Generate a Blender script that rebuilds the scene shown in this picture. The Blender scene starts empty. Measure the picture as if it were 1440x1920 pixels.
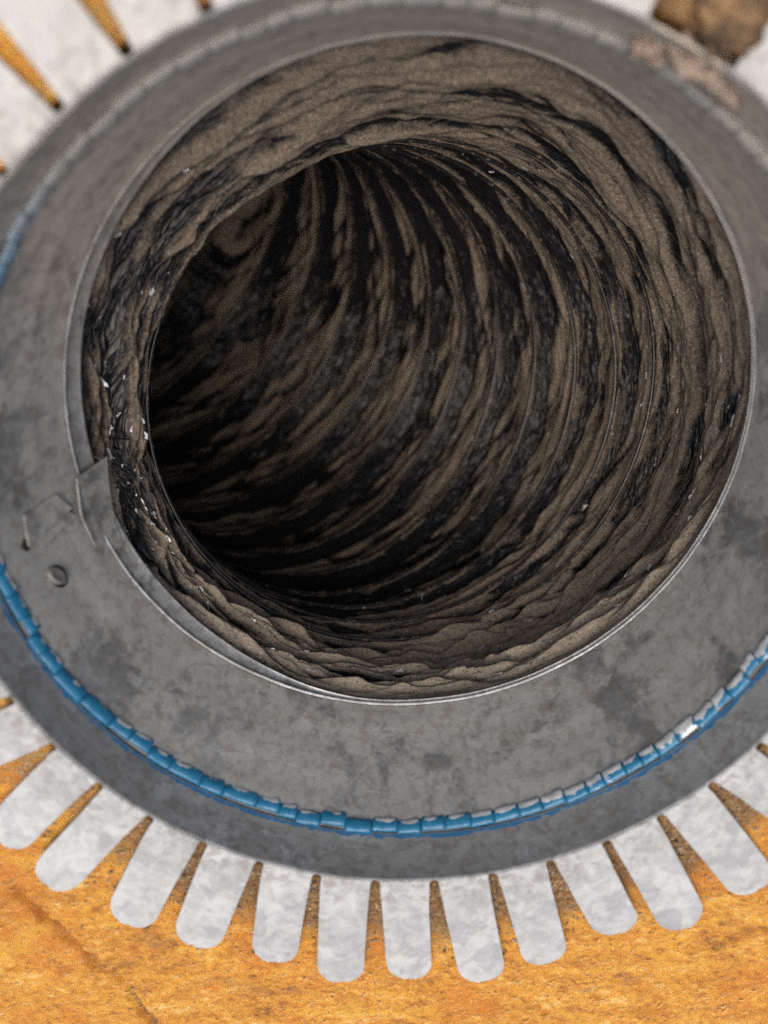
import bpy, bmesh, math, random
import numpy as np
from mathutils import Matrix, Vector

random.seed(7)
rng = np.random.default_rng(7)
PI = math.pi
sc = bpy.context.scene
col = sc.collection
S = 0.1                                   # everything below is laid out in collar radii; one radius is 0.1 m

# ------------------------------------------------------------------ camera, sky, sun, exposure
cam = bpy.data.cameras.new('camera')
cam_ob = bpy.data.objects.new('camera', cam)
col.objects.link(cam_ob)
M = Matrix.Rotation(-0.42998, 4, 'X') @ Matrix.Rotation(-0.01949, 4, 'Y')
cam_ob.matrix_world = Matrix.Translation(Vector((-0.10246, 0.79875, 1.64881)) * S) @ M
cam.sensor_fit = 'VERTICAL'
cam.sensor_height = 36
cam.lens = 18 / math.tan(math.radians(30))
cam.clip_start, cam.clip_end = 0.005, 50
cam.dof.use_dof = True
cam.dof.focus_distance = 0.275
cam.dof.aperture_fstop = 7.6
sc.camera = cam_ob

SUN_EL, SUN_AZ = math.radians(84), math.radians(150)      # azimuth measured from +x towards +y
w = bpy.data.worlds.new('World'); sc.world = w
w.use_nodes = True
nt = w.node_tree
bg = nt.nodes['Background']
sky = nt.nodes.new('ShaderNodeTexSky')
sky.sky_type = 'NISHITA'; sky.sun_disc = False
sky.sun_elevation = SUN_EL; sky.sun_rotation = PI / 2 - SUN_AZ
sky.air_density = 1.0; sky.dust_density = 7.0; sky.ozone_density = 0.6
nt.links.new(sky.outputs[0], bg.inputs[0])
bg.inputs[1].default_value = 0.10
sun = bpy.data.lights.new('sun', 'SUN')
sun.energy = 1.5; sun.angle = math.radians(60); sun.color = (1, 0.94, 0.86)
sun_ob = bpy.data.objects.new('sun', sun); col.objects.link(sun_ob)
sd = Vector((math.cos(SUN_EL) * math.cos(SUN_AZ), math.cos(SUN_EL) * math.sin(SUN_AZ), math.sin(SUN_EL)))
sun_ob.rotation_euler = sd.to_track_quat('Z', 'Y').to_euler()
sun_ob.location = sd * 2
sc.view_settings.view_transform = 'Standard'
sc.view_settings.look = 'None'
sc.view_settings.exposure = 0.62
sc.view_settings.gamma = 1.0
sc.render.engine = 'CYCLES'
sc.cycles.use_denoising = False
sc.cycles.max_bounces = 8
sc.cycles.diffuse_bounces = 8

# ------------------------------------------------------------------ numpy gradient noise
_perm = rng.permutation(4096)
_ga = rng.uniform(0, 2 * PI, 4096)
_gx, _gy = np.cos(_ga), np.sin(_ga)

def noise(x, y, seed=0):
    x = np.asarray(x, float); y = np.asarray(y, float)
    xi = np.floor(x).astype(np.int64); yi = np.floor(y).astype(np.int64)
    fx, fy = x - xi, y - yi
    u = fx * fx * fx * (fx * (fx * 6 - 15) + 10); v = fy * fy * fy * (fy * (fy * 6 - 15) + 10)
    def g(ax, ay, dx, dy):
        h = _perm[(_perm[(ax + seed * 57) & 4095] + ay) & 4095]
        return _gx[h] * dx + _gy[h] * dy
    a = g(xi, yi, fx, fy); b = g(xi + 1, yi, fx - 1, fy)
    c = g(xi, yi + 1, fx, fy - 1); d = g(xi + 1, yi + 1, fx - 1, fy - 1)
    return ((a + (b - a) * u) * (1 - v) + (c + (d - c) * u) * v) * 1.5

def fbm(x, y, n=4, seed=0, gain=0.5):
    r = 0; a = 1.0
    for i in range(n):
        r = r + a * noise(x * 2 ** i, y * 2 ** i, seed + i); a *= gain
    return r

def smooth(a, b, x):
    t = np.clip((x - a) / (b - a), 0, 1)
    return t * t * (3 - 2 * t)

def around(fn, th, width=0.6):
    """fn(theta), crossfaded where theta wraps at pi so that it closes round the tube"""
    k = smooth(PI - width, PI, th)
    return fn(th) * (1 - k) + fn(th - 2 * PI) * k

# ------------------------------------------------------------------ objects
def link(name, me, mat=None, parent=None):
    o = bpy.data.objects.new(name, me)
    col.objects.link(o)
    if me is not None and mat is not None and not me.materials:
        me.materials.append(mat)
    if parent is not None:
        o.parent = parent
    return o

def thing(name, label, cat, loc=(0, 0, 0), group=None):
    o = bpy.data.objects.new(name, None); col.objects.link(o)
    o.empty_display_size = 0.01
    o.location = loc
    tag(o, label, cat, group)
    return o

def tag(o, label=None, cat=None, group=None, kind=None):
    for k, v in (('label', label), ('category', cat), ('group', group), ('kind', kind)):
        if v: o[k] = v

def mesh(name, verts, faces, smooth_shade=True, attrs=None):
    me = bpy.data.meshes.new(name)
    verts = np.asarray(verts, np.float32) * S
    if isinstance(faces, np.ndarray):
        n = len(faces)
        me.vertices.add(len(verts)); me.vertices.foreach_set('co', verts.ravel())
        me.loops.add(n * 4); me.loops.foreach_set('vertex_index', faces.astype(np.int32).ravel())
        me.polygons.add(n)
        me.polygons.foreach_set('loop_start', np.arange(0, n * 4, 4, dtype=np.int32))
        me.polygons.foreach_set('loop_total', np.full(n, 4, np.int32))
        me.update(calc_edges=True)
        me.validate()
    else:
        me.from_pydata(verts.tolist(), [], faces)
        me.update()
    if smooth_shade:
        me.polygons.foreach_set('use_smooth', np.ones(len(me.polygons), bool))
    for k, v in (attrs or {}).items():
        a = me.attributes.new(k, 'FLOAT', 'POINT')
        a.data.foreach_set('value', np.asarray(v, np.float32).ravel())
    return me

def grid_faces(nr, nc, wrap, flip=False):
    i = np.arange(nr - 1)[:, None]; j = np.arange(nc if wrap else nc - 1)[None, :]
    j2 = (j + 1) % nc
    f = np.stack([i * nc + j, i * nc + j2, (i + 1) * nc + j2, (i + 1) * nc + j], -1).reshape(-1, 4)
    return f[:, ::-1] if flip else f

# ------------------------------------------------------------------ materials
def new_mat(name):
    m = bpy.data.materials.new(name); m.use_nodes = True
    return m, m.node_tree, m.node_tree.nodes['Principled BSDF']

class G:
    """small helper for writing node trees"""
    def __init__(self, t): self.t = t
    def n(self, typ, **kw):
        o = self.t.nodes.new(typ)
        for k, v in kw.items(): setattr(o, k, v)
        return o
    def l(self, a, b): self.t.links.new(a, b)
    def put(self, sock, v):
        if hasattr(v, 'is_output'): self.l(v, sock)
        else: sock.default_value = v
    def math(self, op, a, b=0.0, clamp=False):
        o = self.n('ShaderNodeMath', operation=op, use_clamp=clamp)
        self.put(o.inputs[0], a); self.put(o.inputs[1], b)
        return o.outputs[0]
    def noise(self, vec, scale, detail=4, rough=0.55, dist=0.0):
        o = self.n('ShaderNodeTexNoise')
        self.put(o.inputs['Vector'], vec); o.inputs['Scale'].default_value = scale
        o.inputs['Detail'].default_value = detail; o.inputs['Roughness'].default_value = rough
        o.inputs['Distortion'].default_value = dist
        return o.outputs['Fac'], o.outputs['Color']
    def voro(self, vec, scale, feature='F1', out='Color', rnd=1.0):
        o = self.n('ShaderNodeTexVoronoi', feature=feature)
        self.put(o.inputs['Vector'], vec); o.inputs['Scale'].default_value = scale
        o.inputs['Randomness'].default_value = rnd
        return o.outputs[out]
    def ramp(self, fac, stops):
        o = self.n('ShaderNodeValToRGB'); e = o.color_ramp.elements
        while len(e) < len(stops): e.new(0.5)
        for k, (p, c) in zip(e, stops):
            k.position = p; k.color = (*c, 1) if len(c) == 3 else c
        self.put(o.inputs[0], fac)
        return o.outputs[0]
    def range(self, v, a, b, c=0.0, d=1.0):
        o = self.n('ShaderNodeMapRange', interpolation_type='SMOOTHSTEP')
        self.put(o.inputs[0], v)
        for i, x in enumerate((a, b, c, d)): o.inputs[i + 1].default_value = x
        return o.outputs[0]
    def mix(self, fac, a, b):
        o = self.n('ShaderNodeMix', data_type='RGBA')
        self.put(o.inputs[0], fac)
        self.put(o.inputs[6], (*a, 1) if isinstance(a, tuple) else a)
        self.put(o.inputs[7], (*b, 1) if isinstance(b, tuple) else b)
        return o.outputs[2]
    def fmix(self, fac, a, b):
        o = self.n('ShaderNodeMix', data_type='FLOAT')
        self.put(o.inputs[0], fac); self.put(o.inputs[2], a); self.put(o.inputs[3], b)
        return o.outputs[0]
    def bump(self, h, strength, dist, normal=None):
        o = self.n('ShaderNodeBump')
        self.put(o.inputs['Height'], h); o.inputs['Strength'].default_value = strength
        o.inputs['Distance'].default_value = dist
        if normal is not None: self.l(normal, o.inputs['Normal'])
        return o.outputs[0]
    def attr(self, name):
        o = self.n('ShaderNodeAttribute', attribute_name=name)
        return o.outputs['Fac']
    def geo(self):
        return self.n('ShaderNodeNewGeometry').outputs['Position']
    def scalevec(self, vec, s):
        o = self.n('ShaderNodeMapping'); self.l(vec, o.inputs[0]); o.inputs['Scale'].default_value = s
        return o.outputs[0]

def galvanised(name, dust, tone=1.0, blue=False, metal=0.85, grime=1.0, matte=0.0):
    """zinc-coated sheet: soft spangle, rub marks, grey-beige settled dust with bare patches"""
    m, t, b = new_mat(name); g = G(t)
    p = g.geo()
    nf, nc = g.noise(p, 90, 5)
    warp = g.n('ShaderNodeVectorMath', operation='MULTIPLY_ADD')
    g.l(nc, warp.inputs[0]); warp.inputs[1].default_value = (0.012, 0.012, 0.012); g.l(p, warp.inputs[2])
    sp = g.voro(warp.outputs[0], 150)
    spv = g.n('ShaderNodeSeparateColor'); g.l(sp, spv.inputs[0])
    spang = spv.outputs[0]
    big, _ = g.noise(p, 42, 6, 0.6, 0.6)
    fine, _ = g.noise(p, 900, 4, 0.6)
    mid, _ = g.noise(p, 220, 5, 0.62, 1.0)
    tone_v = g.math('ADD', g.math('MULTIPLY', spang, 0.10), g.math('MULTIPLY', g.noise(p, 130, 6, 0.7, 1.6)[0], 0.26))
    tv = g.math('ADD', g.math('ADD', tone_v, g.math('MULTIPLY', mid, 0.34)), 0.20)
    base = g.ramp(tv, [(0.36, (0.37 * tone, 0.385 * tone, 0.39 * tone)), (0.50, (0.58 * tone, 0.605 * tone, 0.615 * tone)), (0.62, (0.86 * tone, 0.89 * tone, 0.90 * tone))])
    rough = g.math('ADD', g.math('MULTIPLY', spang, 0.14), g.math('ADD', 0.26 + matte, g.math('MULTIPLY', mid, 0.22)))
    # settled dust: thin everywhere, wiped or washed off in blotches
    da = g.range(g.math('ADD', big, g.math('MULTIPLY', mid, 0.30)), 0.53, 0.67)
    dcol = g.mix(mid, (0.205 * grime, 0.208 * grime, 0.195 * grime), (0.285 * grime, 0.288 * grime, 0.271 * grime))
    sidec = g.n('ShaderNodeSeparateXYZ'); g.l(p, sidec.inputs[0])
    dcol = g.mix(g.range(sidec.outputs[1], 0.0, 0.08, 0.0, 0.8), dcol, (0.46, 0.395, 0.31))
    sx = g.n('ShaderNodeSeparateXYZ'); g.l(p, sx.inputs[0])
    side = g.range(sx.outputs[1], -0.01, 0.075, 0.0, 0.75)             # heavier settled dust along one side of the collar
    da = g.math('MULTIPLY', g.math('ADD', g.math('MULTIPLY', da, 0.62), g.math('ADD', 0.16, side)), dust, True)
    speck = g.range(g.voro(p, 1500, out='Distance'), 0.25, 0.12)
    spm = g.math('MULTIPLY', speck, g.range(g.noise(p, 130, 3)[0], 0.52, 0.68))
    cv2 = g.n('ShaderNodeCombineXYZ'); g.l(g.attr('ring_a'), cv2.inputs[0]); g.l(g.attr('ring_t'), cv2.inputs[1])
    scr, _ = g.noise(g.scalevec(cv2.outputs[0], (2.2, 60, 1)), 1.0, 5, 0.7)          # drawing and rub marks that run round the ring
    colr = g.mix(da, base, dcol)
    colr = g.mix(g.range(scr, 0.40, 0.70, 0.0, 0.35), colr, (0.26, 0.255, 0.24))
    colr = g.mix(g.range(scr, 0.42, 0.30, 0.0, 0.40), colr, (0.07, 0.07, 0.068))
    colr = g.mix(g.math('MULTIPLY', spm, min(dust, .9) * 0.5), colr, (0.34, 0.31, 0.265))
    ln = g.n('ShaderNodeVectorMath', operation='LENGTH'); g.l(p, ln.inputs[0])
    root = g.range(ln.outputs['Value'], 0.116, 0.1005)                    # grime gathers where the tabs are bent
    g1, _ = g.noise(p, 330, 5, 0.7, 0.5)
    colr = g.mix(g.math('MULTIPLY', g.math('MULTIPLY', root, g.range(g1, 0.46, 0.62)), 0.55), colr, (0.17, 0.145, 0.12))
    g2, _ = g.noise(p, 700, 4, 0.7)
    colr = g.mix(g.math('MULTIPLY', g.range(g2, 0.60, 0.70), 0.35), colr, (0.16, 0.15, 0.14))
    met = g.math('MULTIPLY', g.math('SUBTRACT', 1.0, da), metal)
    rg = g.fmix(da, rough, 0.52)
    if blue:
        a = g.math('MULTIPLY', g.attr('paint'), g.range(sx.outputs[1], 0.035, 0.075, 1.0, 0.0))
        bn = g.range(g.math('ADD', a, g.math('MULTIPLY', g.math('SUBTRACT', mid, 0.5), 1.1)), 0.45, 0.55)
        colr = g.mix(g.math('MULTIPLY', bn, 0.9), colr, (0.012, 0.15, 0.33))
        met = g.math('MULTIPLY', met, g.math('SUBTRACT', 1.0, bn))
        rg = g.fmix(bn, rg, 0.42)
    g.l(colr, b.inputs['Base Color']); g.l(met, b.inputs['Metallic']); g.l(rg, b.inputs['Roughness'])
    h = g.math('ADD', g.math('MULTIPLY', fine, 0.5), g.math('ADD', g.math('MULTIPLY', mid, 1.0), g.math('MULTIPLY', spm, 0.8)))
    g.l(g.bump(h, 0.22, 0.0006), b.inputs['Normal'])
    return m

MAT_TAB = galvanised('galvanised_tab', 0.22, 0.55, metal=0.22, matte=0.22)
MAT_SLEEVE = galvanised('galvanised_sleeve', 0.95, 0.70, blue=True, metal=0.4, grime=0.9)
MAT_RIM = galvanised('galvanised_rim', 0.55, 0.62, metal=0.9, grime=0.8)
MAT_CONE = galvanised('galvanised_dusty', 1.0, 0.30, metal=0.6, grime=1.12)

def crimp_mat():
    m, t, b = new_mat('blue_sealed_crimp'); g = G(t)
    p = g.geo()
    crest = g.attr('crest')
    n1, _ = g.noise(p, 260, 5, 0.6)
    n2, _ = g.noise(p, 40, 2)
    sx = g.n('ShaderNodeSeparateXYZ'); g.l(p, sx.inputs[0])
    side = g.range(sx.outputs[0], -0.03, 0.07, -0.16, 0.30)            # more of the coat is rubbed off on one side
    far = g.range(sx.outputs[1], 0.03, 0.075)
    wear = g.math('ADD', g.math('ADD', g.math('MULTIPLY', crest, 0.62), g.math('MULTIPLY', g.math('SUBTRACT', n1, 0.5), 1.0)),
                  g.math('ADD', side, g.math('MULTIPLY', g.math('SUBTRACT', n2, 0.5), 1.0)))
    bare = g.range(wear, 0.34, 0.46)
    blue = g.mix(n1, (0.006, 0.095, 0.20), (0.03, 0.21, 0.37))
    dusty = g.mix(n1, (0.20, 0.195, 0.175), (0.34, 0.30, 0.245))
    steel = g.mix(n1, (0.50, 0.51, 0.51), (0.88, 0.89, 0.89))
    c = g.mix(bare, blue, steel)
    c = g.mix(g.math('MULTIPLY', far, 0.92), c, dusty)
    g.l(c, b.inputs['Base Color'])
    g.l(g.math('MULTIPLY', g.math('MULTIPLY', bare, g.math('SUBTRACT', 1.0, far)), 0.35), b.inputs['Metallic'])
    g.l(g.fmix(far, g.fmix(bare, 0.34, 0.30), 0.6), b.inputs['Roughness'])
    g.l(g.bump(n1, 0.4, 0.0006), b.inputs['Normal'])
    return m
MAT_CRIMP = crimp_mat()

def film_mat():
    m, t, b = new_mat('dusty_black_film'); g = G(t)
    p = g.geo()
    dust = g.attr('dust')  # dust cover, with painted crease and depth shade in it
    cx = g.n('ShaderNodeCombineXYZ'); g.l(g.attr('fold_x'), cx.inputs[0]); g.l(g.attr('fold_y'), cx.inputs[1])
    q = cx.outputs[0]
    f1, _ = g.noise(p, 420, 5, 0.65)
    f2, _ = g.noise(p, 1050, 4, 0.8)
    f3, _ = g.noise(p, 60, 4, 0.6)
    st, _ = g.noise(g.scalevec(q, (1.6, 16, 1)), 2.6, 5, 0.62, 0.5)            # streaks that run with the folds
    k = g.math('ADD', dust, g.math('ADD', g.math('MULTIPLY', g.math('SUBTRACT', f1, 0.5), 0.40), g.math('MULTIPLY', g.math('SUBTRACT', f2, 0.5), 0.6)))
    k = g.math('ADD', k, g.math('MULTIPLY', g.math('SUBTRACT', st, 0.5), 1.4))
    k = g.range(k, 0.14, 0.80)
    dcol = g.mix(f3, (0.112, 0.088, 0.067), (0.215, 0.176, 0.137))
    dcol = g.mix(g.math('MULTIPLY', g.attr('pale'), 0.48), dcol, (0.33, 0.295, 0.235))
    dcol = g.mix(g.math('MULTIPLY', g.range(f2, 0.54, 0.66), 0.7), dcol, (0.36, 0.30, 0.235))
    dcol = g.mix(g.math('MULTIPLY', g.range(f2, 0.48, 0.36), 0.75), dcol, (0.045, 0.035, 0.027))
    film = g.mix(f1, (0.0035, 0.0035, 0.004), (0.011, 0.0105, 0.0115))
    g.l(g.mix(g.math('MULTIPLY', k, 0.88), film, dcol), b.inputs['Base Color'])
    g.l(g.fmix(k, g.math('ADD', g.math('MULTIPLY', f1, 0.30), 0.06), 0.95), b.inputs['Roughness'])
    g.l(g.fmix(k, 0.20, 0.06), b.inputs['Specular IOR Level'])
    # creases in the thin film, drawn out along the folds; under the dust a grainy nap
    c1, _ = g.noise(g.scalevec(q, (2.2, 34, 1)), 1.6, 2, 0.5, 0.5)
    c2, _ = g.noise(g.scalevec(q, (6, 80, 1)), 1.5, 2, 0.5, 0.4)
    r1 = g.math('ABSOLUTE', g.math('SUBTRACT', c1, 0.5)); r2 = g.math('ABSOLUTE', g.math('SUBTRACT', c2, 0.5))
    crk = g.math('ADD', g.math('MULTIPLY', r1, -4.5), g.math('MULTIPLY', r2, -2.4))
    h = g.math('ADD', g.math('MULTIPLY', crk, g.fmix(k, 1.0, 0.35)), g.math('MULTIPLY', g.math('MULTIPLY', f2, 0.35), k))
    g.l(g.bump(h, 0.6, 0.0012), b.inputs['Normal'])
    return m
MAT_FILM = film_mat()

def wire_mat():
    m, t, b = new_mat('black_wire'); g = G(t)
    f, _ = g.noise(g.geo(), 500, 3)
    g.l(g.mix(g.range(f, 0.55, 0.7), (0.012, 0.012, 0.013), (0.10, 0.078, 0.06)), b.inputs['Base Color'])
    g.l(g.math('ADD', 0.08, g.math('MULTIPLY', f, 0.25)), b.inputs['Roughness'])
    return m
MAT_WIRE = wire_mat()

def board_mat():
    m, t, b = new_mat('orange_fibre_board'); g = G(t)
    p = g.geo()
    rot = g.n('ShaderNodeMapping'); g.l(p, rot.inputs[0]); rot.inputs['Rotation'].default_value = (0, 0, -0.30)
    rot.inputs['Scale'].default_value = (1.0, 2.3, 1.0)
    v = rot.outputs[0]
    a, _ = g.noise(v, 70, 6, 0.62, 0.8)
    c2, _ = g.noise(v, 320, 5, 0.7, 0.5)
    d, _ = g.noise(p, 26, 4, 0.6)
    f, _ = g.noise(v, 1100, 3, 0.7)
    c = g.ramp(g.math('ADD', g.math('MULTIPLY', a, 0.45), g.math('MULTIPLY', c2, 0.55)),
               [(0.34, (0.15, 0.066, 0.018)), (0.42, (0.38, 0.15, 0.020)), (0.49, (0.54, 0.235, 0.027)), (0.56, (0.62, 0.32, 0.042)), (0.66, (0.70, 0.50, 0.22))])
    c = g.mix(g.math('MULTIPLY', g.range(d, 0.50, 0.64), 0.60), c, (0.50, 0.165, 0.019))
    d2, _ = g.noise(v, 38, 5, 0.6, 0.6)
    c = g.mix(g.math('MULTIPLY', g.range(d2, 0.54, 0.68), 0.60), c, (0.62, 0.34, 0.040))
    c = g.mix(g.math('MULTIPLY', g.range(d2, 0.42, 0.30), 0.55), c, (0.27, 0.15, 0.055))      # redder areas
    c = g.mix(g.math('MULTIPLY', g.range(f, 0.60, 0.72), 0.55), c, (0.78, 0.68, 0.50))       # pale fibres
    e, _ = g.noise(v, 480, 4, 0.7)
    c = g.mix(g.math('MULTIPLY', g.range(e, 0.44, 0.34), 0.6), c, (0.20, 0.10, 0.03))
    dirt_light = g.attr('dirt_light')
    dk = g.range(g.math('ADD', dirt_light, g.math('MULTIPLY', g.math('SUBTRACT', c2, 0.5), 1.5)), 0.35, 0.75)
    c = g.mix(g.math('MULTIPLY', dk, 0.85), c, g.mix(g.range(c2, 0.35, 0.65), (0.045, 0.028, 0.016), (0.24, 0.15, 0.075)))
    g.l(c, b.inputs['Base Color'])
    b.inputs['Roughness'].default_value = 0.8
    h = g.math('ADD', g.math('MULTIPLY', c2, 1.0), g.math('MULTIPLY', f, 0.5))
    g.l(g.bump(h, 0.7, 0.0018), b.inputs['Normal'])
    return m
MAT_BOARD = board_mat()

def plain_noise_mat(name, c1, c2, scale, rough=0.9, bump=0.6):
    m, t, b = new_mat(name); g = G(t)
    f, _ = g.noise(g.geo(), scale, 5, 0.65)
    g.l(g.mix(g.range(f, 0.35, 0.65), c1, c2), b.inputs['Base Color'])
    b.inputs['Roughness'].default_value = rough
    g.l(g.bump(f, bump, 0.001), b.inputs['Normal'])
    return m
MAT_LINT = plain_noise_mat('lint', (0.13, 0.095, 0.075), (0.34, 0.265, 0.21), 330)
MAT_LINT_DARK = plain_noise_mat('dark_lint', (0.05, 0.032, 0.018), (0.22, 0.13, 0.06), 260)
MAT_FIBRE = plain_noise_mat('pale_fibre', (0.50, 0.22, 0.04), (0.80, 0.58, 0.28), 60, 0.6, 0.2)
MAT_GRIT = plain_noise_mat('grit', (0.05, 0.035, 0.022), (0.42, 0.34, 0.25), 150)

# ------------------------------------------------------------------ the board with its round hole
def board_z(x, y):
    r = np.hypot(x, y)
    ca, sa = math.cos(-0.30), math.sin(-0.30)
    u = x * ca - y * sa; v = x * sa + y * ca
    h = (0.014 * fbm(u * 4.5, v * 8, 4, 3)) * (0.35 + 0.65 * smooth(1.25, 1.6, r)) + 0.014 * np.abs(fbm(u * 16, v * 30, 3, 9)) + 0.004 * noise(u * 55, v * 80, 14)
    # a wandering crack across one corner
    cx = -1.0 + 0.24 * np.clip((-1.06 - y) / 0.39, -0.2, 2.0) + 0.04 * noise(y * 6, y * 0 + 3.3, 21) + 0.014 * noise(y * 26, x * 0, 22)
    crack = np.exp(-((x - cx) / 0.013) ** 2) * smooth(-0.98, -1.08, y)
    h = h - 0.030 * crack
    return np.minimum(-0.034 + h, -0.019 + 0.03 * smooth(1.3, 1.5, r)), crack

nth = 1100
rad = np.concatenate([np.linspace(1.025, 1.9, 170), np.linspace(1.93, 3.2, 20)])
th = np.linspace(-PI, PI, nth, endpoint=False)
RR, TH = np.meshgrid(rad, th, indexing='ij')
hole = 1 + 0.012 * noise(TH * 9, TH * 0, 31) * np.clip(1.2 - RR, 0, 1) / 0.2
sq = 1 + (np.minimum(1 / np.maximum(np.abs(np.cos(TH)), np.abs(np.sin(TH))), 1.42) - 1) * smooth(1.3, 3.2, RR)
X = RR * hole * sq * np.cos(TH); Y = RR * hole * sq * np.sin(TH)
Z, crack = board_z(X, Y)
rr_ = np.hypot(X, Y)
dirt_light = 0.92 * smooth(1.36, 1.10, rr_) + 0.16 * noise(X * 5, Y * 5, 40) + 1.1 * crack
dirt_light *= 1 - 0.45 * smooth(0.2, 0.6, Y) * smooth(-0.1, -0.45, X)  # dirt thinned to paint the upper left gaps as lit
dirt_light *= 1 - 0.45 * smooth(-0.55, -0.80, X)  # thinned again: lit board at the left, painted as less dirt
dirt_light += 0.45 * smooth(0.0, 0.5, Y) * smooth(0.15, 0.55, X)          # darker brown along one side
top = np.stack([X, Y, Z], -1)
rows = [np.stack([X[-1], Y[-1], X[-1] * 0 - 0.28], -1)[None], np.stack([X[0], Y[0], X[0] * 0 - 0.28], -1)[None],
        np.stack([X[0] * 1.002, Y[0] * 1.002, X[0] * 0 - 0.10], -1)[None]]
V = np.concatenate(rows + [top, np.stack([X[-1], Y[-1], X[-1] * 0 - 0.28], -1)[None]], 0)
D = np.concatenate([np.full((3, nth), 0.35), dirt_light, np.zeros((1, nth))], 0)
board = link('fibre_board', mesh('fibre_board', V.reshape(-1, 3), grid_faces(V.shape[0], nth, True, True), attrs={'dirt_light': D}), MAT_BOARD)
tag(board, 'rough orange fibrous board with a round hole cut for the metal collar', 'board')

# loose fibres lifting off the face of the board
fv, ff = [], []
for i in range(7000):
    a = random.uniform(-PI, PI); r = 1.03 + 0.9 * random.random() ** 0.8
    if not (-2.6 < a < -0.6 or random.random() < 0.15): continue
    x, y = r * math.cos(a), r * math.sin(a)
    d = random.gauss(0.30, 0.55); L = random.uniform(0.006, 0.022); wd = random.uniform(0.0006, 0.0014)
    fv.append((x, y, d, L, wd))
F = np.array(fv)
zz, _ = board_z(F[:, 0], F[:, 1])
dx, dy = np.cos(F[:, 2]), np.sin(F[:, 2])
lift = rng.uniform(0.0, 0.0035, len(F))
P0 = np.stack([F[:, 0] - dx * F[:, 3] / 2, F[:, 1] - dy * F[:, 3] / 2, zz + 0.002], -1)
P1 = np.stack([F[:, 0], F[:, 1], zz + 0.004 + lift], -1)
P2 = np.stack([F[:, 0] + dx * F[:, 3] / 2, F[:, 1] + dy * F[:, 3] / 2, zz + 0.001 + lift * 0.4], -1)
side = np.stack([-dy, dx, dx * 0], -1) * F[:, 4:5]
up = np.array([0, 0, 1.0]) * F[:, 4:5]
vv = np.stack([P0 - side, P0 + side, P0 + up, P1 - side, P1 + side, P1 + up * 1.4, P2 - side * .4, P2 + side * .4, P2 + up * .4], 1).reshape(-1, 3)
base = np.arange(len(F))[:, None, None] * 9
q = np.array([[0, 1, 4, 3], [1, 2, 5, 4], [2, 0, 3, 5], [3, 4, 7, 6], [4, 5, 8, 7], [5, 3, 6, 8]])[None]
fib = link('loose_fibre', mesh('loose_fibre', vv, (base + q).reshape(-1, 4)), MAT_FIBRE, board)
tag(fib, kind='stuff')

# grit and crumbs lying between the tabs
gv, gf = [], []
ico = bmesh.new(); bmesh.ops.create_icosphere(ico, subdivisions=1, radius=1)
iv = np.array([v.co[:] for v in ico.verts]); ifc = [[v.index for v in f.verts] for f in ico.faces]; ico.free()
for i in range(4200):
    a = random.uniform(-2.7, -0.55) if random.random() < 0.75 else random.uniform(-PI, PI)
    r = 1.03 + abs(random.gauss(0, 0.15))
    s = random.choice([0.002, 0.0025, 0.003, 0.0045]) * random.uniform(0.6, 1.2)
    x, y = r * math.cos(a), r * math.sin(a)
    gv.append((x, y, s))
GA = np.array(gv); gz, _ = board_z(GA[:, 0], GA[:, 1])
allv, allf = [], []
for i, ((x, y, s), z) in enumerate(zip(gv, gz)):
    q_ = iv * s * rng.uniform(0.6, 1.3, (len(iv), 1)) * rng.uniform(0.6, 1.3, 3)
    allv.append(q_ + np.array([x, y, z + s * 0.3]))
    allf += [[k + i * len(iv) for k in f] for f in ifc]
grit = link('grit', mesh('grit', np.concatenate(allv), allf), MAT_GRIT)
tag(grit, 'dark grit and crumbs lying on the orange board between the metal tabs', 'grit', kind='stuff')

# ------------------------------------------------------------------ the metal collar
collar = thing('duct_collar', 'round galvanised metal duct collar with bent tabs and blue sealant line', 'duct collar')
NT = 42
PIT = 2 * PI / NT
A0 = -2.6985951
# sleeve wall between the bend and the sealed joint
nth = nth_s = 720
th = np.linspace(-PI, PI, nth, endpoint=False)
prof = [(0.9955, -0.017), (0.9940, -0.050), (0.990, -0.095), (0.987, -0.125), (0.9845, -0.145), (0.983, -0.152), (0.9815, -0.157),
        (0.984, -0.163), (0.990, -0.170), (0.996, -0.160), (0.9985, -0.10), (1.0015, -0.017)]
rows, paint = [], []
for k, (r, z) in enumerate(prof):
    d = 0.0022 * noise(th * 2.4, th * 0 + z * 10, 51) + 0.0012 * noise(th * 9, th * 0 + z * 30, 52)
    d = around(lambda a: 0.0022 * noise(a * 2.4, a * 0 + z * 10, 51) + 0.0012 * noise(a * 9, a * 0 + z * 30, 52), th)
    rows.append(np.stack([(r + d) * np.cos(th), (r + d) * np.sin(th), th * 0 + z], -1))
    pv = {3: 0.0, 4: 0.50, 5: 0.74, 6: 0.25, 7: 0.0}.get(k, 0.0)
    paint.append(th * 0 + pv)
rows.append(rows[0]); paint.append(paint[0])
sleeve = link('sleeve', mesh('sleeve', np.array(rows).reshape(-1, 3), grid_faces(len(rows), nth, True), attrs={'paint': np.array(paint), 'ring_a': np.tile(th, (len(rows), 1)), 'ring_t': np.repeat(np.array([q[1] for q in prof] + [prof[0][1]])[:, None] * 3, nth_s, 1)}), MAT_SLEEVE, collar)

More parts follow.
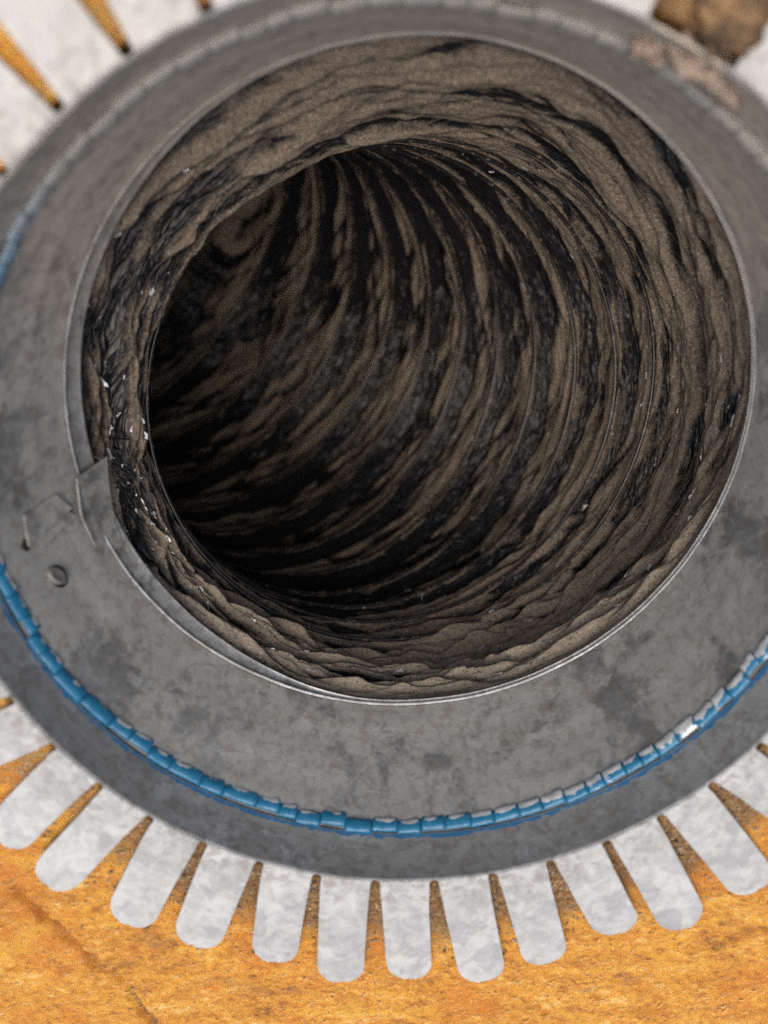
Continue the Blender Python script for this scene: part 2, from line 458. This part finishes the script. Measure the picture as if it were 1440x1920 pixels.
# bent-over tabs, each a sheet of its own; (length, sideways lean of the tip) where the photograph shows them
known = {1: (1.30, 0.05), 2: (1.305, 0.01), 3: (1.32, 0.047), 4: (1.306, 0.031), 5: (1.309, 0.05), 6: (1.341, 0.037), 7: (1.333, 0.023),
         8: (1.352, 0.02), 9: (1.335, -0.008), 10: (1.295, 0.006), 11: (1.345, -0.032), 12: (1.355, -0.03)}
def tab_mesh(k):
    L, lean = known.get(k, (1.33 + random.uniform(-0.02, 0.02), random.uniform(-0.025, 0.025)))
    tw = random.uniform(-0.06, 0.06); lift = random.uniform(-0.002, 0.026)
    half = 0.0635 + random.uniform(-0.0035, 0.002)
    thick = 0.0065
    r0, zb = 0.9955, -0.019
    br = 0.012                                    # bend radius on the inside
    arc = br * PI / 2
    tip = L - 1.0 + 0.012
    tot = arc + tip
    ts = np.concatenate([np.linspace(0.0, 0.006, 3)[:2], np.linspace(0.006, 0.018, 7), np.linspace(0.0205, 0.034, 4), np.linspace(0.042, tot - 0.075, 9),
                         tot - 0.062 * (1 - np.sin(np.linspace(0, PI / 2, 10)))])
    nc = 9
    W = np.linspace(-1, 1, nc)
    top = []
    wob = random.uniform(0, 50)
    for i, t_ in enumerate(ts):
        if t_ < arc:
            an = t_ / br
            R = r0 + br * (1 - math.cos(an)); z = zb + br * math.sin(an)
            nr, nz = -math.cos(an), math.sin(an)
        else:
            R = r0 + br + (t_ - arc); z = zb + br
            nr, nz = 0.0, 1.0
        f = max(0.0, (t_ - arc) / tip)
        # half width: neighbours touch at the root, a U-shaped slot opens between them
        root = R * PIT / 2
        gap = 0.0125 * math.sqrt(max(0.0, 1 - (1 - min(max(t_ - 0.006, 0) / 0.012, 1)) ** 2))
        hw = root - gap
        if t_ > 0.018:
            hw = min(hw, (root - 0.0125) + (half - (root - 0.0125)) * min(1, (t_ - 0.018) / 0.06))
        e = tot - t_
        rc = 0.062
        if e < rc:
            hw = half * (0.12 + 0.88 * math.sqrt(max(0.0, 1 - ((rc - e) / rc) ** 2))) if e > 1e-6 else half * 0.22
        zc = z + lift * f + 0.006 * math.sin(f * 3.0 + wob) * f
        for w_ in W:
            lat = w_ * hw + lean * f ** 1.15
            zz_ = zc + tw * w_ * 0.06 * f + 0.0035 * float(noise(np.array(t_ * 14 + wob), np.array(w_ * 1.6 + k), 61)) * min(1, f * 3)
            if t_ > arc and (abs(w_) == 1 or i == len(ts) - 1): zz_ -= 0.0012
            top.append((R, lat, zz_, nr, nz))
    top = np.array(top)
    P = np.stack([top[:, 0], top[:, 1], top[:, 2]], -1)
    B = P - np.stack([top[:, 3], top[:, 1] * 0, top[:, 4]], -1) * thick
    # wrap the root rows onto the circle so that they follow the sleeve, flat tab beyond
    def place(Q):
        f = np.clip((Q[:, 0] - 0.997) / 0.05, 0, 1)
        a = Q[:, 1] / Q[:, 0]
        c1 = np.stack([Q[:, 0] * np.cos(a), Q[:, 0] * np.sin(a)], -1)
        c2 = Q[:, :2]
        c = c1 * (1 - f[:, None]) + c2 * f[:, None]
        ca, sa = math.cos(A0 + (k + 0.5) * PIT), math.sin(A0 + (k + 0.5) * PIT)
        return np.stack([c[:, 0] * ca - c[:, 1] * sa, c[:, 0] * sa + c[:, 1] * ca, Q[:, 2]], -1)
    P, B = place(P), place(B)
    n = len(P); nr_ = len(ts)
    faces = []
    for i in range(nr_ - 1):
        for j in range(nc - 1):
            a = i * nc + j
            faces.append([a, a + nc, a + nc + 1, a + 1])
            faces.append([n + a, n + a + 1, n + a + nc + 1, n + a + nc])
    edge = [i * nc for i in range(nr_)] + [(nr_ - 1) * nc + j for j in range(1, nc)] + [i * nc + nc - 1 for i in range(nr_ - 2, -1, -1)] + [j for j in range(nc - 2, 0, -1)]
    for a, b2 in zip(edge, edge[1:] + edge[:1]):
        faces.append([b2, a, a + n, b2 + n])
    me = mesh('tab', np.concatenate([P, B]), faces)
    me.polygons.foreach_set('use_smooth', np.ones(len(me.polygons), bool))
    es = me.attributes.new('sharp_edge', 'BOOLEAN', 'EDGE')
    rim_e = set()
    for a, b2 in zip(edge, edge[1:] + edge[:1]):
        rim_e.add((min(a, b2), max(a, b2))); rim_e.add((min(a + n, b2 + n), max(a + n, b2 + n)))
    es.data.foreach_set('value', np.array([tuple(sorted(e.vertices)) in rim_e for e in me.edges], bool))
    return me
for k in range(NT):
    if k == 25: continue                                    # one tab is missing under the lump of lint
    link('tab', tab_mesh(k), MAT_TAB, collar)

# tapered ring from the joint down to the inner rim, its rim slightly out of level
def cone_pt(t, a, off=0.0):
    """t=0 at the joint, 1 at the crease of the rim; off = towards the inside"""
    R = 0.973 + (0.88 - 0.973) * t - off * 0.965
    return np.stack([t * 0.028 + R * np.cos(a), t * 0.063 + R * np.sin(a),
                     -0.178 + t * (-0.342) - t * R * (0.052 * np.cos(a) + 0.013 * np.sin(a)) + off * 0.26], -1)
def cone_off(t, a):
    d = around(lambda q: 0.0035 * noise(q * 1.8, t * 3 + q * 0, 71) + 0.0014 * noise(q * 7, t * 7 + q * 0, 72), a)
    return d * np.clip(t * 6, 0, 1)
nth = 960
th = np.linspace(-PI, PI, nth, endpoint=False)
ts = [-0.05, 0.0, 0.04] + list(np.linspace(0.08, 0.92, 22)) + [0.945, 0.96, 0.97, 0.98]
lipt = 0.030 + 0.16 * smooth(0.1, 1.0, -np.cos(th)) + 0.05 * smooth(0.2, 1, np.sin(th))
rows = []
for t in ts: rows.append(cone_pt(t, th, cone_off(t, th)))
cone = link('tapered_ring', mesh('tapered_ring', np.array(rows).reshape(-1, 3), grid_faces(len(rows), nth, True), attrs={'ring_a': np.tile(th, (len(rows), 1)), 'ring_t': np.repeat(np.array(ts)[:, None], nth, 1)}), MAT_CONE, collar)
# rolled rim: a raised bead along the crease, a short lip and its returned edge
rows = []
for t, off in ((0.984, 0.0), (0.990, 0.0016), (0.995, 0.0030), (1.0, 0.0036), (1.005, 0.0028), (1.010, 0.0008), (1.022, -0.002)):
    rows.append(cone_pt(t, th, cone_off(1.0, th) + off))
for f, off in ((0.2, -0.002), (0.45, -0.002), (0.7, -0.001), (0.93, 0.001), (0.985, 0.0025), (1.0, 0.0005), (1.0, -0.006), (0.9, -0.011), (0.5, -0.012), (-0.1, -0.012)):
    rows.append(cone_pt(1.022 + (lipt - 0.022) * f, th, cone_off(1.0, th) + off))
rim = link('rim', mesh('rim', np.array(rows).reshape(-1, 3), grid_faces(len(rows), nth, True)), MAT_RIM, cone)

def patch(name, corners, nu, nv, off0, off1, parent, mat, thick=0.004, off_fn=None):
    """a curved plate lying on the ring: corners (angle, t) in order, offset off0 along side 0-1, off1 along side 3-2"""
    c = np.array(corners)
    u = np.linspace(0, 1, nu)[None, :, None]; v = np.linspace(0, 1, nv)[:, None, None]
    q = (c[0] * (1 - u) + c[1] * u) * (1 - v) + (c[3] * (1 - u) + c[2] * u) * v
    vo = np.linspace(0, 1, nv)[:, None] + 0 * q[..., 0]
    o = off0 + (off1 - off0) * vo
    if off_fn is not None: o = o + off_fn(np.linspace(0, 1, nu)[None, :] + 0 * o, vo)
    a, t = q[..., 0].ravel(), q[..., 1].ravel()
    base = np.array([cone_off(tt, np.array([aa]))[0] for aa, tt in zip(a, np.minimum(t, 1.0))])
    P = cone_pt(t, a, base + o.ravel()); Bk = cone_pt(t, a, base + o.ravel() - thick)
    n = len(P); faces = []
    for i in range(nv - 1):
        for j in range(nu - 1):
            k = i * nu + j
            faces.append([k, k + 1, k + nu + 1, k + nu]); faces.append([n + k, n + k + nu, n + k + nu + 1, n + k + 1])
    e = list(range(nu)) + [i * nu + nu - 1 for i in range(1, nv)] + [(nv - 1) * nu + j for j in range(nu - 2, -1, -1)] + [i * nu for i in range(nv - 2, 0, -1)]
    for a_, b_ in zip(e, e[1:] + e[:1]): faces.append([b_, a_, a_ + n, b_ + n])
    bm = bmesh.new(); me = mesh(name, np.concatenate([P, Bk]), faces, False)
    bm.from_mesh(me); bmesh.ops.recalc_face_normals(bm, faces=bm.faces); bm.to_mesh(me); bm.free()
    return link(name, me, mat, parent)
# overlapping end of the sheet at the seam, with its hooked corner and pressed strap
patch('seam_flap', [(-2.985, 1.275), (-3.001, 0.90), (-2.74, 0.93), (-2.70, 1.10)], 24, 30, 0.020, -0.003, cone, MAT_CONE, 0.006)
patch('seam_flap', [(-2.999, 0.905), (-2.906, 0.82), (-2.76, 0.88), (-2.75, 0.96)], 10, 12, 0.0195, -0.003, cone, MAT_CONE, 0.006)
patch('strap', [(-3.000, 0.70), (-3.014, 0.37), (-2.944, 0.285), (-2.936, 0.775)], 14, 8, 0.006, 0.014, cone, MAT_CONE, 0.007)
patch('strap', [(-2.931, 0.76), (-2.939, 0.30), (-2.909, 0.40), (-2.905, 0.80)], 12, 5, 0.005, 0.009, cone, MAT_CONE, 0.005)
MAT_SLOT_SHADE = plain_noise_mat('slot_shade_black', (0.004, 0.004, 0.004), (0.012, 0.011, 0.010), 300)  # near-black plates painted as the shade inside cut openings
patch('slot_shade', [(-2.962, 0.29), (-2.950, 0.24), (-2.930, 0.28), (-2.936, 0.36)], 4, 4, 0.0035, 0.0035, cone, MAT_SLOT_SHADE, 0.003)
patch('slot_shade', [(-2.942, 0.70), (-2.936, 0.80), (-2.922, 0.80), (-2.930, 0.72)], 4, 4, 0.0045, 0.0045, cone, MAT_SLOT_SHADE, 0.003)

# half-punched round button beside the seam: a dished cap over a black disc painted as the shade in its slot
bc = (-2.822, 0.41)
nb = 28
cap, capf = [], []
for i, (rr, oo) in enumerate(((1.0, 0.002), (0.97, 0.011), (0.85, 0.0135), (0.6, 0.0125), (0.3, 0.011))):
    for j in range(nb):
        q = 2 * PI * j / nb
        a = bc[0] + 0.029 * rr * math.cos(q) * 1.0 + 0.008 * math.sin(q) * rr; t = bc[1] + 0.062 * rr * math.sin(q)
        tilt = 0.007 * math.cos(q) * rr
        cap.append(cone_pt(np.array(t), np.array(a), oo + tilt if i else oo - 0.004))
for i in range(4):
    for j in range(nb):
        capf.append([i * nb + j, i * nb + (j + 1) % nb, (i + 1) * nb + (j + 1) % nb, (i + 1) * nb + j])
capf.append([4 * nb + j for j in range(nb)])
me = mesh('button', np.array(cap), capf)
bmx = bmesh.new(); bmx.from_mesh(me); bmesh.ops.recalc_face_normals(bmx, faces=bmx.faces); bmx.to_mesh(me); bmx.free()
link('button', me, galvanised('galvanised_button', 0.6, 0.22, metal=0.6, grime=0.45), cone)
sl, slf = [cone_pt(np.array(bc[1] + 0.012), np.array(bc[0] + 0.006), 0.0032)], []
for j in range(nb):
    q = 2 * PI * j / nb
    sl.append(cone_pt(np.array(bc[1] + 0.018 + 0.076 * math.sin(q)), np.array(bc[0] + 0.008 + 0.034 * math.cos(q) + 0.008 * math.sin(q)), 0.0032))
    slf.append([0, 1 + j, 1 + (j + 1) % nb])
link('slot_shade', mesh('slot_shade', np.array(sl), slf), MAT_SLOT_SHADE, cone)

# crimped and blue-sealed joint: short hammered lengths, one after another round the ring
def crimp_mesh(width, var):
    prof = [(0.9825, -0.1620, 0.0), (0.9760, -0.1630, 0.0), (0.9705, -0.1665, 0.0), (0.9665, -0.1740, 0.15), (0.9640, -0.1830, 0.8),
            (0.9630, -0.1900, 1.0), (0.9640, -0.1965, 0.9), (0.980, -0.208, 0.0), (0.992, -0.18, 0.0)]
    na = 10; V_, C_ = [], []
    for i in range(na + 1):
        f = i / na
        a = (f - 0.5) * width
        rise = 0.0032 * f + 0.0008 * math.sin(f * 7 + var * 2) - (0.0030 if i in (0, na) else 0.0)
        for k, (r, z, c) in enumerate(prof):
            rr = r - (rise + 0.0022 * float(noise(np.array(f * 3 + var * 7.3), np.array(k * 0.7), 81)) if k < 7 else 0)
            V_.append((rr * math.cos(a), rr * math.sin(a), z + 0.0015 * float(noise(np.array(f * 4 + var), np.array(k * 0.5), 82))))
            C_.append(c * (0.35 + 0.65 * min(1, 4 * f * (1 - f) + 0.2 * math.sin(var))) if i not in (0, na) else 0.0)
    n = len(prof); faces = []
    for i in range(na):
        for k in range(n):
            faces.append([i * n + k, i * n + (k + 1) % n, (i + 1) * n + (k + 1) % n, (i + 1) * n + k])
    faces.append(list(range(n))[::-1]); faces.append([na * n + k for k in range(n)])
    me = mesh('crimp', V_, faces, attrs={'crest': C_})
    bm = bmesh.new(); bm.from_mesh(me); bmesh.ops.recalc_face_normals(bm, faces=bm.faces); bm.to_mesh(me); bm.free()
    me.materials.append(MAT_CRIMP)
    return me
lib = {wd: [crimp_mesh(wd, v) for v in range(6)] for wd in (0.050, 0.066, 0.072, 0.098)}
a = -PI
while a < PI - 0.03:
    if -2.75 < a < -2.05: wd = random.choice([0.098, 0.098, 0.066])
    else: wd = random.choice([0.066, 0.072, 0.066, 0.050])
    if a + wd > PI - 0.03: wd = 0.066
    o = bpy.data.objects.new('crimp', random.choice(lib[wd])); col.objects.link(o)
    o.parent = collar
    o.rotation_euler = (random.gauss(0, 0.004), random.gauss(0, 0.004), a + wd / 2)
    a += wd

# ------------------------------------------------------------------ the flexible duct
duct = thing('flexible_duct', 'dusty black plastic flexible duct with wrinkled film lining below the collar', 'flexible duct', (0.0028, 0.0063, -0.054))
W_ = [-0.12942, 0.00323, -0.43895, -0.27967, 0.82634, 0.17218, 0.86883, 0.06348, -0.08345, 0.19691, -0.08301, 0.01525, 0.25386]
PITCH, S0, RD = W_[5], W_[4], W_[6]
sf = np.linspace(0, 3.6, 721)
sc_ = np.minimum(sf, 2.35)                                     # the bend stops beyond what can be seen
av = np.stack([W_[0] + W_[2] * sc_ + W_[11] * sc_ ** 2, W_[1] + W_[3] * sc_ + W_[12] * sc_ ** 2], 1)
mg = np.linalg.norm(av, axis=1) + 1e-9
dv = np.stack([np.sin(mg) * av[:, 0] / mg, np.sin(mg) * av[:, 1] / mg, -np.cos(mg)], 1)
cv = np.array([W_[9], W_[10], -0.53]) + np.concatenate([np.zeros((1, 3)), np.cumsum((dv[1:] + dv[:-1]) / 2 * (sf[1] - sf[0]), 0)])
k = 1 - smooth(0.0, 0.42, sf)[:, None]
cv = cv + (np.array([0.030, 0.066, -0.545]) - np.array([W_[9], W_[10], -0.53])) * k
ax = dv + np.array([W_[7], W_[8], 0]); ax /= np.linalg.norm(ax, axis=1)[:, None]
rn = -np.array([0.052, 0.013, 1.0]); rn /= np.linalg.norm(rn)
ax = ax * (1 - k) + rn * k; ax /= np.linalg.norm(ax, axis=1)[:, None]
uf = np.cross(ax, [0, 1, 0]); uf /= np.linalg.norm(uf, axis=1)[:, None]
vf = np.cross(ax, uf)
def along(arr, s):
    return np.stack([np.interp(s, sf, arr[:, j]) for j in range(3)], -1)

ns, nth = 620, 1180
s_ax = np.concatenate([np.linspace(0, 2.3, ns - 20), np.linspace(2.32, 3.5, 20)])
th = np.linspace(-PI, PI, nth, endpoint=False)
SS, TT = np.meshgrid(s_ax, th, indexing='ij')

def warp(s, a):
    near = 1 - smooth(0.25, 1.1, s)
    return around(lambda q: (0.10 + 0.35 * near) * noise(q * 1.1, s * 1.6, 91) + (0.03 + 0.12 * near) * noise(q * 3.1, s * 5, 92), a)
def phase(s, a):
    return (s - S0) / PITCH - a / (2 * PI) + warp(s, a)

PH = phase(SS, TT)
U = PH - np.floor(PH)
near = 1 - smooth(0.2, 1.0, SS)
ang = np.cos(TT - PI)                                         # 1 on the inner side of the bend
left = smooth(-0.05, 0.85, np.cos(TT - 2.85))
bottom = smooth(0.1, 0.95, np.cos(TT - PI / 2 - 0.1))
topw = smooth(0.2, 0.95, np.cos(TT + PI / 2))
# pleat between two turns of the wire: long slope, then a steep riser to the next turn
rib = np.where(U < 0.80, 1 - U / 0.80, (U - 0.80) / 0.20)
rib = rib - 0.22 * np.sin(PI * np.clip(U / 0.80, 0, 1)) * (U < 0.80)
amp_rib = 0.046 * (1 - 0.45 * near) * (1 - 0.5 * left * near)
H = amp_rib * rib
# folds of slack film: long spindles that run with the wire at a slight slant, sharp along their crests
def fold(fa, fb, tilt, seed, wx=1.0):
    w0 = warp(SS, TT)
    def f(q):
        x = q * 0.87
        b_ = (SS - S0) / PITCH - q / (2 * PI) + w0 + x * tilt / PITCH
        b_ = b_ + wx * 0.45 * noise(x * 1.1, b_ * 0.5, seed + 5) + wx * 0.10 * noise(x * 3.2, b_ * 1.2, seed + 6)
        return noise(x * fa, b_ * fb, seed)
    return around(f, TT)
f1 = fold(0.8, 0.9, 0.06, 101)
f2 = fold(1.1, 1.9, -0.20, 111)
f3 = fold(1.6, 3.6, 0.20, 121)
f4 = fold(2.1, 7.5, -0.06, 131)
f5 = fold(7.0, 9.0, 0.30, 141)
_tilt = rng.uniform(-1, 1, (4096, 2))
def facets(x, y, seed):
    """crumpled sheet: flat plates, each tipped its own way, meeting along straight sharp creases"""
    xi = np.floor(x).astype(np.int64); yi = np.floor(y).astype(np.int64)
    best = np.full(x.shape, -9.0)
    for dx_ in (-1, 0, 1):
        for dy_ in (-1, 0, 1):
            h = _perm[(_perm[(xi + dx_ + seed * 57) & 4095] + yi + dy_) & 4095]
            px_ = x - (xi + dx_ + 0.5 + 0.45 * _gx[h]); py_ = y - (yi + dy_ + 0.5 + 0.45 * _gy[h])
            best = np.maximum(best, -0.75 * np.maximum(np.abs(px_ + 0.4 * _tilt[h, 0] * py_), np.abs(py_)) + 0.38 * (_tilt[h, 0] * px_ + _tilt[h, 1] * py_))
    return best
def crumple(fa, fb, tilt, seed):
    w0 = warp(SS, TT)
    def f(q):
        x = q * 0.87
        b_ = (SS - S0) / PITCH - q / (2 * PI) + w0 + x * tilt / PITCH
        return facets(x * fa + 0.3 * noise(x * 2, b_, seed + 3), b_ * fb + 0.35 * noise(x * 2.0, b_ * 0.9, seed + 4), seed)
    return around(f, TT)
c1 = crumple(2.0, 1.9, 0.16, 211)
c2 = crumple(4.2, 4.2, -0.22, 221)
f6 = fold(1.5, 4.6, -0.16, 171)
ridge = lambda n, w=1.0: (1 - np.minimum(np.sqrt((n * 2.2 * w) ** 2 + 0.0008), 1.0))     # sharp crests
puff = lambda n, w=1.0: np.minimum(np.sqrt((n * 2.2 * w) ** 2 + 0.0006), 1.2)             # soft bulges, sharp valleys
def pleat(m, tilt, nz, seed, steep=0.72):
    """overlapping tucks: a gentle face, then a steep return under the next one"""
    w0 = warp(SS, TT)
    def f(q):
        x = q * 0.87
        b_ = (SS - S0) / PITCH - q / (2 * PI) + w0
        ph = b_ * m + x * tilt * m / PITCH + nz * noise(x * 0.9, b_ * 0.8, seed) + 0.28 * nz * noise(x * 2.2, b_ * 1.9, seed + 1)
        u = ph - np.floor(ph)
        a_ = np.clip(0.5 + 1.4 * noise(x * 1.0, b_ * 1.1, seed + 2), 0, 1)
        return np.where(u < steep, u / steep, (1 - u) / (1 - steep)) * a_
    return around(f, TT)
p1 = pleat(1.6, 0.05, 1.1, 181)
p2 = pleat(3.1, -0.07, 1.5, 191)
folds = 0.014 * (puff(f1) - 0.5) + 0.011 * (puff(f2) - 0.45) + 0.004 * (ridge(f3, 1.2) - 0.5) + 0.024 * (p1 - 0.25) + 0.010 * (p2 - 0.25) + 0.034 * (c1 - c1.mean()) + 0.018 * (c2 - c2.mean())
af = 0.85 + 0.40 * near + 0.75 * near * bottom + 0.05 * near * topw
pin = np.minimum(smooth(0.0, 0.30, U), smooth(1.0, 0.80, U))       # the wire pins the film, slack hangs between the turns
pin = pin + (1 - pin) * (0.12 + 0.88 * near)
H = H + folds * af * pin + 0.0045 * (ridge(f4, 1.3) - 0.4) * (1 - 0.3 * topw * near) * pin + 0.0009 * ridge(f5) + 0.015 * left * near * (ridge(f6, 1.3) - 0.4)
p3 = pleat(4.2, 0.05, 1.8, 201)
H = H + 0.015 * (p3 - 0.25) * near * (0.25 + bottom + 0.4 * topw)
H = H + 0.075 * bottom * smooth(0.02, 0.45, SS) * (1 - smooth(0.55, 1.2, SS))
gather = np.exp(-((SS - 0.16) / 0.10) ** 2)
H = H - 0.020 * left * np.exp(-((SS - 0.33) / 0.25) ** 2) + gather * (0.006 + 0.004 * bottom)
H = H * smooth(0.0, 0.07, SS) + 0.006 * (1 - smooth(0, 0.05, SS))
R0 = RD + (0.892 - RD) * (1 - smooth(0.03, 0.32, SS))
RADI = R0 - H
RADI = RADI * (1 - 0.999 * smooth(2.9, 3.5, SS))             # unseen far end, pinched shut to keep sky light out of the duct
C3 = along(cv, s_ax)[:, None]; U3 = along(uf, s_ax)[:, None]; V3 = along(vf, s_ax)[:, None]
P = C3 + RADI[..., None] * (np.cos(TT)[..., None] * U3 + np.sin(TT)[..., None] * V3)
# dust: settles on the long slopes, little on the steep risers and on tight shiny folds
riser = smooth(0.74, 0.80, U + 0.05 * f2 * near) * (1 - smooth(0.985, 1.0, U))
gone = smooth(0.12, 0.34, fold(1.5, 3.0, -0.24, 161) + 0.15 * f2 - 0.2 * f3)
tuck = smooth(0.10, 0.02, np.abs(f2)) * 0.30 + smooth(0.09, 0.02, np.abs(f1)) * 0.25          # cleaner film down in the tucks, crease shade painted in with it
dust = 0.82 + 0.12 * near - 0.85 * riser * (1 - 0.72 * near) - 0.55 * gone * (0.15 + 0.85 * smooth(0.25, 0.6, U)) * (1 - 0.40 * near) - 0.30 * smooth(0.45, 1.5, SS)  # denser near, thinner deep: the duct's fading light is painted in here
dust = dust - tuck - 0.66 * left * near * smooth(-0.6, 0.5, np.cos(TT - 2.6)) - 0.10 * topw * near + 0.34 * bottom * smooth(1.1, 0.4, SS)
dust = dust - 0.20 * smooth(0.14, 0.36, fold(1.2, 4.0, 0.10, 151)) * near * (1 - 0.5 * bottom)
# dust on what stands proud, crease shade painted into the tucks between
def boxblur(a, ws, wt):
    k_ = 2 * wt + 1
    b_ = np.concatenate([a[:, -wt:], a, a[:, :wt]], 1)
    c_ = np.cumsum(np.concatenate([np.zeros((len(b_), 1)), b_], 1), 1); b_ = (c_[:, k_:] - c_[:, :-k_]) / k_
    k_ = 2 * ws + 1
    b_ = np.concatenate([np.repeat(b_[:1], ws, 0), b_, np.repeat(b_[-1:], ws, 0)], 0)
    c_ = np.cumsum(np.concatenate([np.zeros((1, b_.shape[1])), b_], 0), 0)
    return (c_[k_:] - c_[:-k_]) / k_
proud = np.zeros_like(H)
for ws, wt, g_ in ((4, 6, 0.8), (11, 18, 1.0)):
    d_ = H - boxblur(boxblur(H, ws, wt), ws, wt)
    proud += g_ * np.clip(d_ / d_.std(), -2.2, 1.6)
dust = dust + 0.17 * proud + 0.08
off = np.array(duct.location) / S
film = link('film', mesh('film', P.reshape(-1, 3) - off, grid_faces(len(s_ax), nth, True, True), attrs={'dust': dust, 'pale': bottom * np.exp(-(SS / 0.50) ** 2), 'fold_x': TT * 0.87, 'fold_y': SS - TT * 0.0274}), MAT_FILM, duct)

# wire helix that holds the film open
t0, t1 = -2.2 * 2 * PI, 8.3 * 2 * PI
tw_ = np.arange(t0, t1, 0.035)
s_w = S0 + PITCH * tw_ / (2 * PI)
aw = (tw_ + PI) % (2 * PI) - PI
turn = np.round((tw_ - aw) / (2 * PI))
for _ in range(12):
    s_w = S0 + PITCH * (turn + aw / (2 * PI) - warp(s_w, aw))
ii = np.clip(np.searchsorted(s_ax, s_w) - 1, 0, ns - 2); jj = ((aw + PI) / (2 * PI) * nth).astype(int) % nth
rw = np.minimum(RADI[ii, jj], RADI[ii + 1, jj]) - 0.004
kk = np.hanning(51); kk /= kk.sum(); rw = np.convolve(np.pad(rw, 25, mode='edge'), kk, 'valid') - 0.003
s_w = np.convolve(np.pad(s_w, 25, mode='edge'), kk, 'valid')
pc = along(cv, s_w) + rw[:, None] * (np.cos(aw)[:, None] * along(uf, s_w) + np.sin(aw)[:, None] * along(vf, s_w))
tg = np.gradient(pc, axis=0); tg /= np.linalg.norm(tg, axis=1)[:, None]
rd = np.cos(aw)[:, None] * along(uf, s_w) + np.sin(aw)[:, None] * along(vf, s_w)
bn = np.cross(tg, rd)
ring = [pc + 0.0070 * (math.cos(q) * rd + math.sin(q) * bn) for q in np.linspace(0, 2 * PI, 7)[:-1]]
WV = np.stack(ring, 1)
link('wire_coil', mesh('wire_coil', WV.reshape(-1, 3) - off, grid_faces(len(pc), 6, True)), MAT_WIRE, duct)

# shiny pale flecks of torn film, added on the folds to stand in for glints
m, t, b = new_mat('pale_glint_fleck'); g = G(t)
f_, _ = g.noise(g.geo(), 400, 3)
g.l(g.mix(f_, (0.16, 0.16, 0.175), (0.55, 0.56, 0.60)), b.inputs['Base Color'])
b.inputs['Roughness'].default_value = 0.16
b.inputs['Specular IOR Level'].default_value = 0.8
MAT_GLINT = m
sv, sfc = [], []
for i in range(380):
    if i < 170: a_, s_ = random.gauss(2.85, 0.45), random.uniform(0.06, 0.38)
    elif i < 310: a_, s_ = random.gauss(0.75, 0.55), abs(random.gauss(0.1, 0.38)) + 0.06
    else: a_, s_ = random.gauss(0.2, 0.9), random.uniform(0.5, 1.2)
    a_ = (a_ + PI) % (2 * PI) - PI
    i0 = min(max(int(np.searchsorted(s_ax, s_)), 1), ns - 3); j0 = int((a_ + PI) / (2 * PI) * nth) % nth
    c0 = P[i0, j0]; ea = P[i0, (j0 + 2) % nth] - c0; ea /= np.linalg.norm(ea) + 1e-9
    es = P[i0 + 1, j0] - P[i0 - 1, j0]; es /= np.linalg.norm(es) + 1e-9
    inn = C3[i0, 0] - c0; inn /= np.linalg.norm(inn)
    L = random.choice([0.010, 0.014, 0.018, 0.030]) * random.uniform(0.6, 1.2)
    d_ = random.gauss(0, 0.5); e1 = math.cos(d_) * ea + math.sin(d_) * es; e2 = -math.sin(d_) * ea + math.cos(d_) * es
    n0 = len(sv); wd = L * random.uniform(0.14, 0.42)
    for u_ in (-0.5, -0.1, 0.25, 0.55):
        top_ = wd * (1 - 1.6 * u_ * u_) * random.uniform(0.4, 1.0)
        sv.append(c0 + e1 * L * u_ - inn * 0.003 + e2 * random.gauss(0, 0.1) * wd)
        sv.append(c0 + e1 * L * u_ + inn * (0.001 + top_ * random.uniform(0.3, 0.9)) + e2 * top_ * random.uniform(-1, 1))
    for k_ in range(3): sfc.append([n0 + 2 * k_, n0 + 2 * k_ + 2, n0 + 2 * k_ + 3, n0 + 2 * k_ + 1])
glints = link('glint_fleck', mesh('glint_fleck', np.array(sv) - off, sfc, False), MAT_GLINT, duct)
tag(glints, kind='stuff')

# ------------------------------------------------------------------ lumps of lint caught at the upper side of the collar
def lint(cx, cy, cz, sx, sy, sz, rot, seed, label):
    bm = bmesh.new(); bmesh.ops.create_icosphere(bm, subdivisions=5, radius=1)
    v = np.array([q.co[:] for q in bm.verts]); f = [[q.index for q in fc.verts] for fc in bm.faces]; bm.free()
    n = 0.40 * fbm(v[:, 0] * 1.7 + seed, v[:, 1] * 1.7 + v[:, 2] * 1.3, 5, 200 + seed, 0.6) + 0.12 * np.abs(noise(v[:, 0] * 9 + v[:, 2] * 4, v[:, 1] * 9, 210 + seed))
    v = v * (1 + n)[:, None] * np.array([sx, sy, sz])
    c, s = math.cos(rot), math.sin(rot)
    v = np.stack([v[:, 0] * c - v[:, 1] * s, v[:, 0] * s + v[:, 1] * c, v[:, 2]], -1)
    o = link('lint_clump', mesh('lint_clump', v, f), MAT_LINT if seed != 4 else MAT_LINT_DARK)
    o.location = (cx * S, cy * S, cz * S)
    tag(o, label, 'lint', 'lint caught on the collar')
lint(0.480, 0.868, -0.075, 0.060, 0.030, 0.028, -0.5, 1, 'larger pinkish brown lump of lint caught on the upper collar wall')
lint(0.400, 0.895, -0.115, 0.034, 0.022, 0.022, -0.4, 2, 'smaller tan tuft of lint on the collar wall beside the larger lump')
lint(0.535, 0.835, -0.085, 0.040, 0.022, 0.024, -0.7, 3, 'brown shred of lint nearest the picture edge beside the larger lump')
lint(0.505, 0.945, -0.005, 0.050, 0.060, 0.022, -0.5, 4, 'dark brown crumbly lump of lint in the gap of the missing tab')
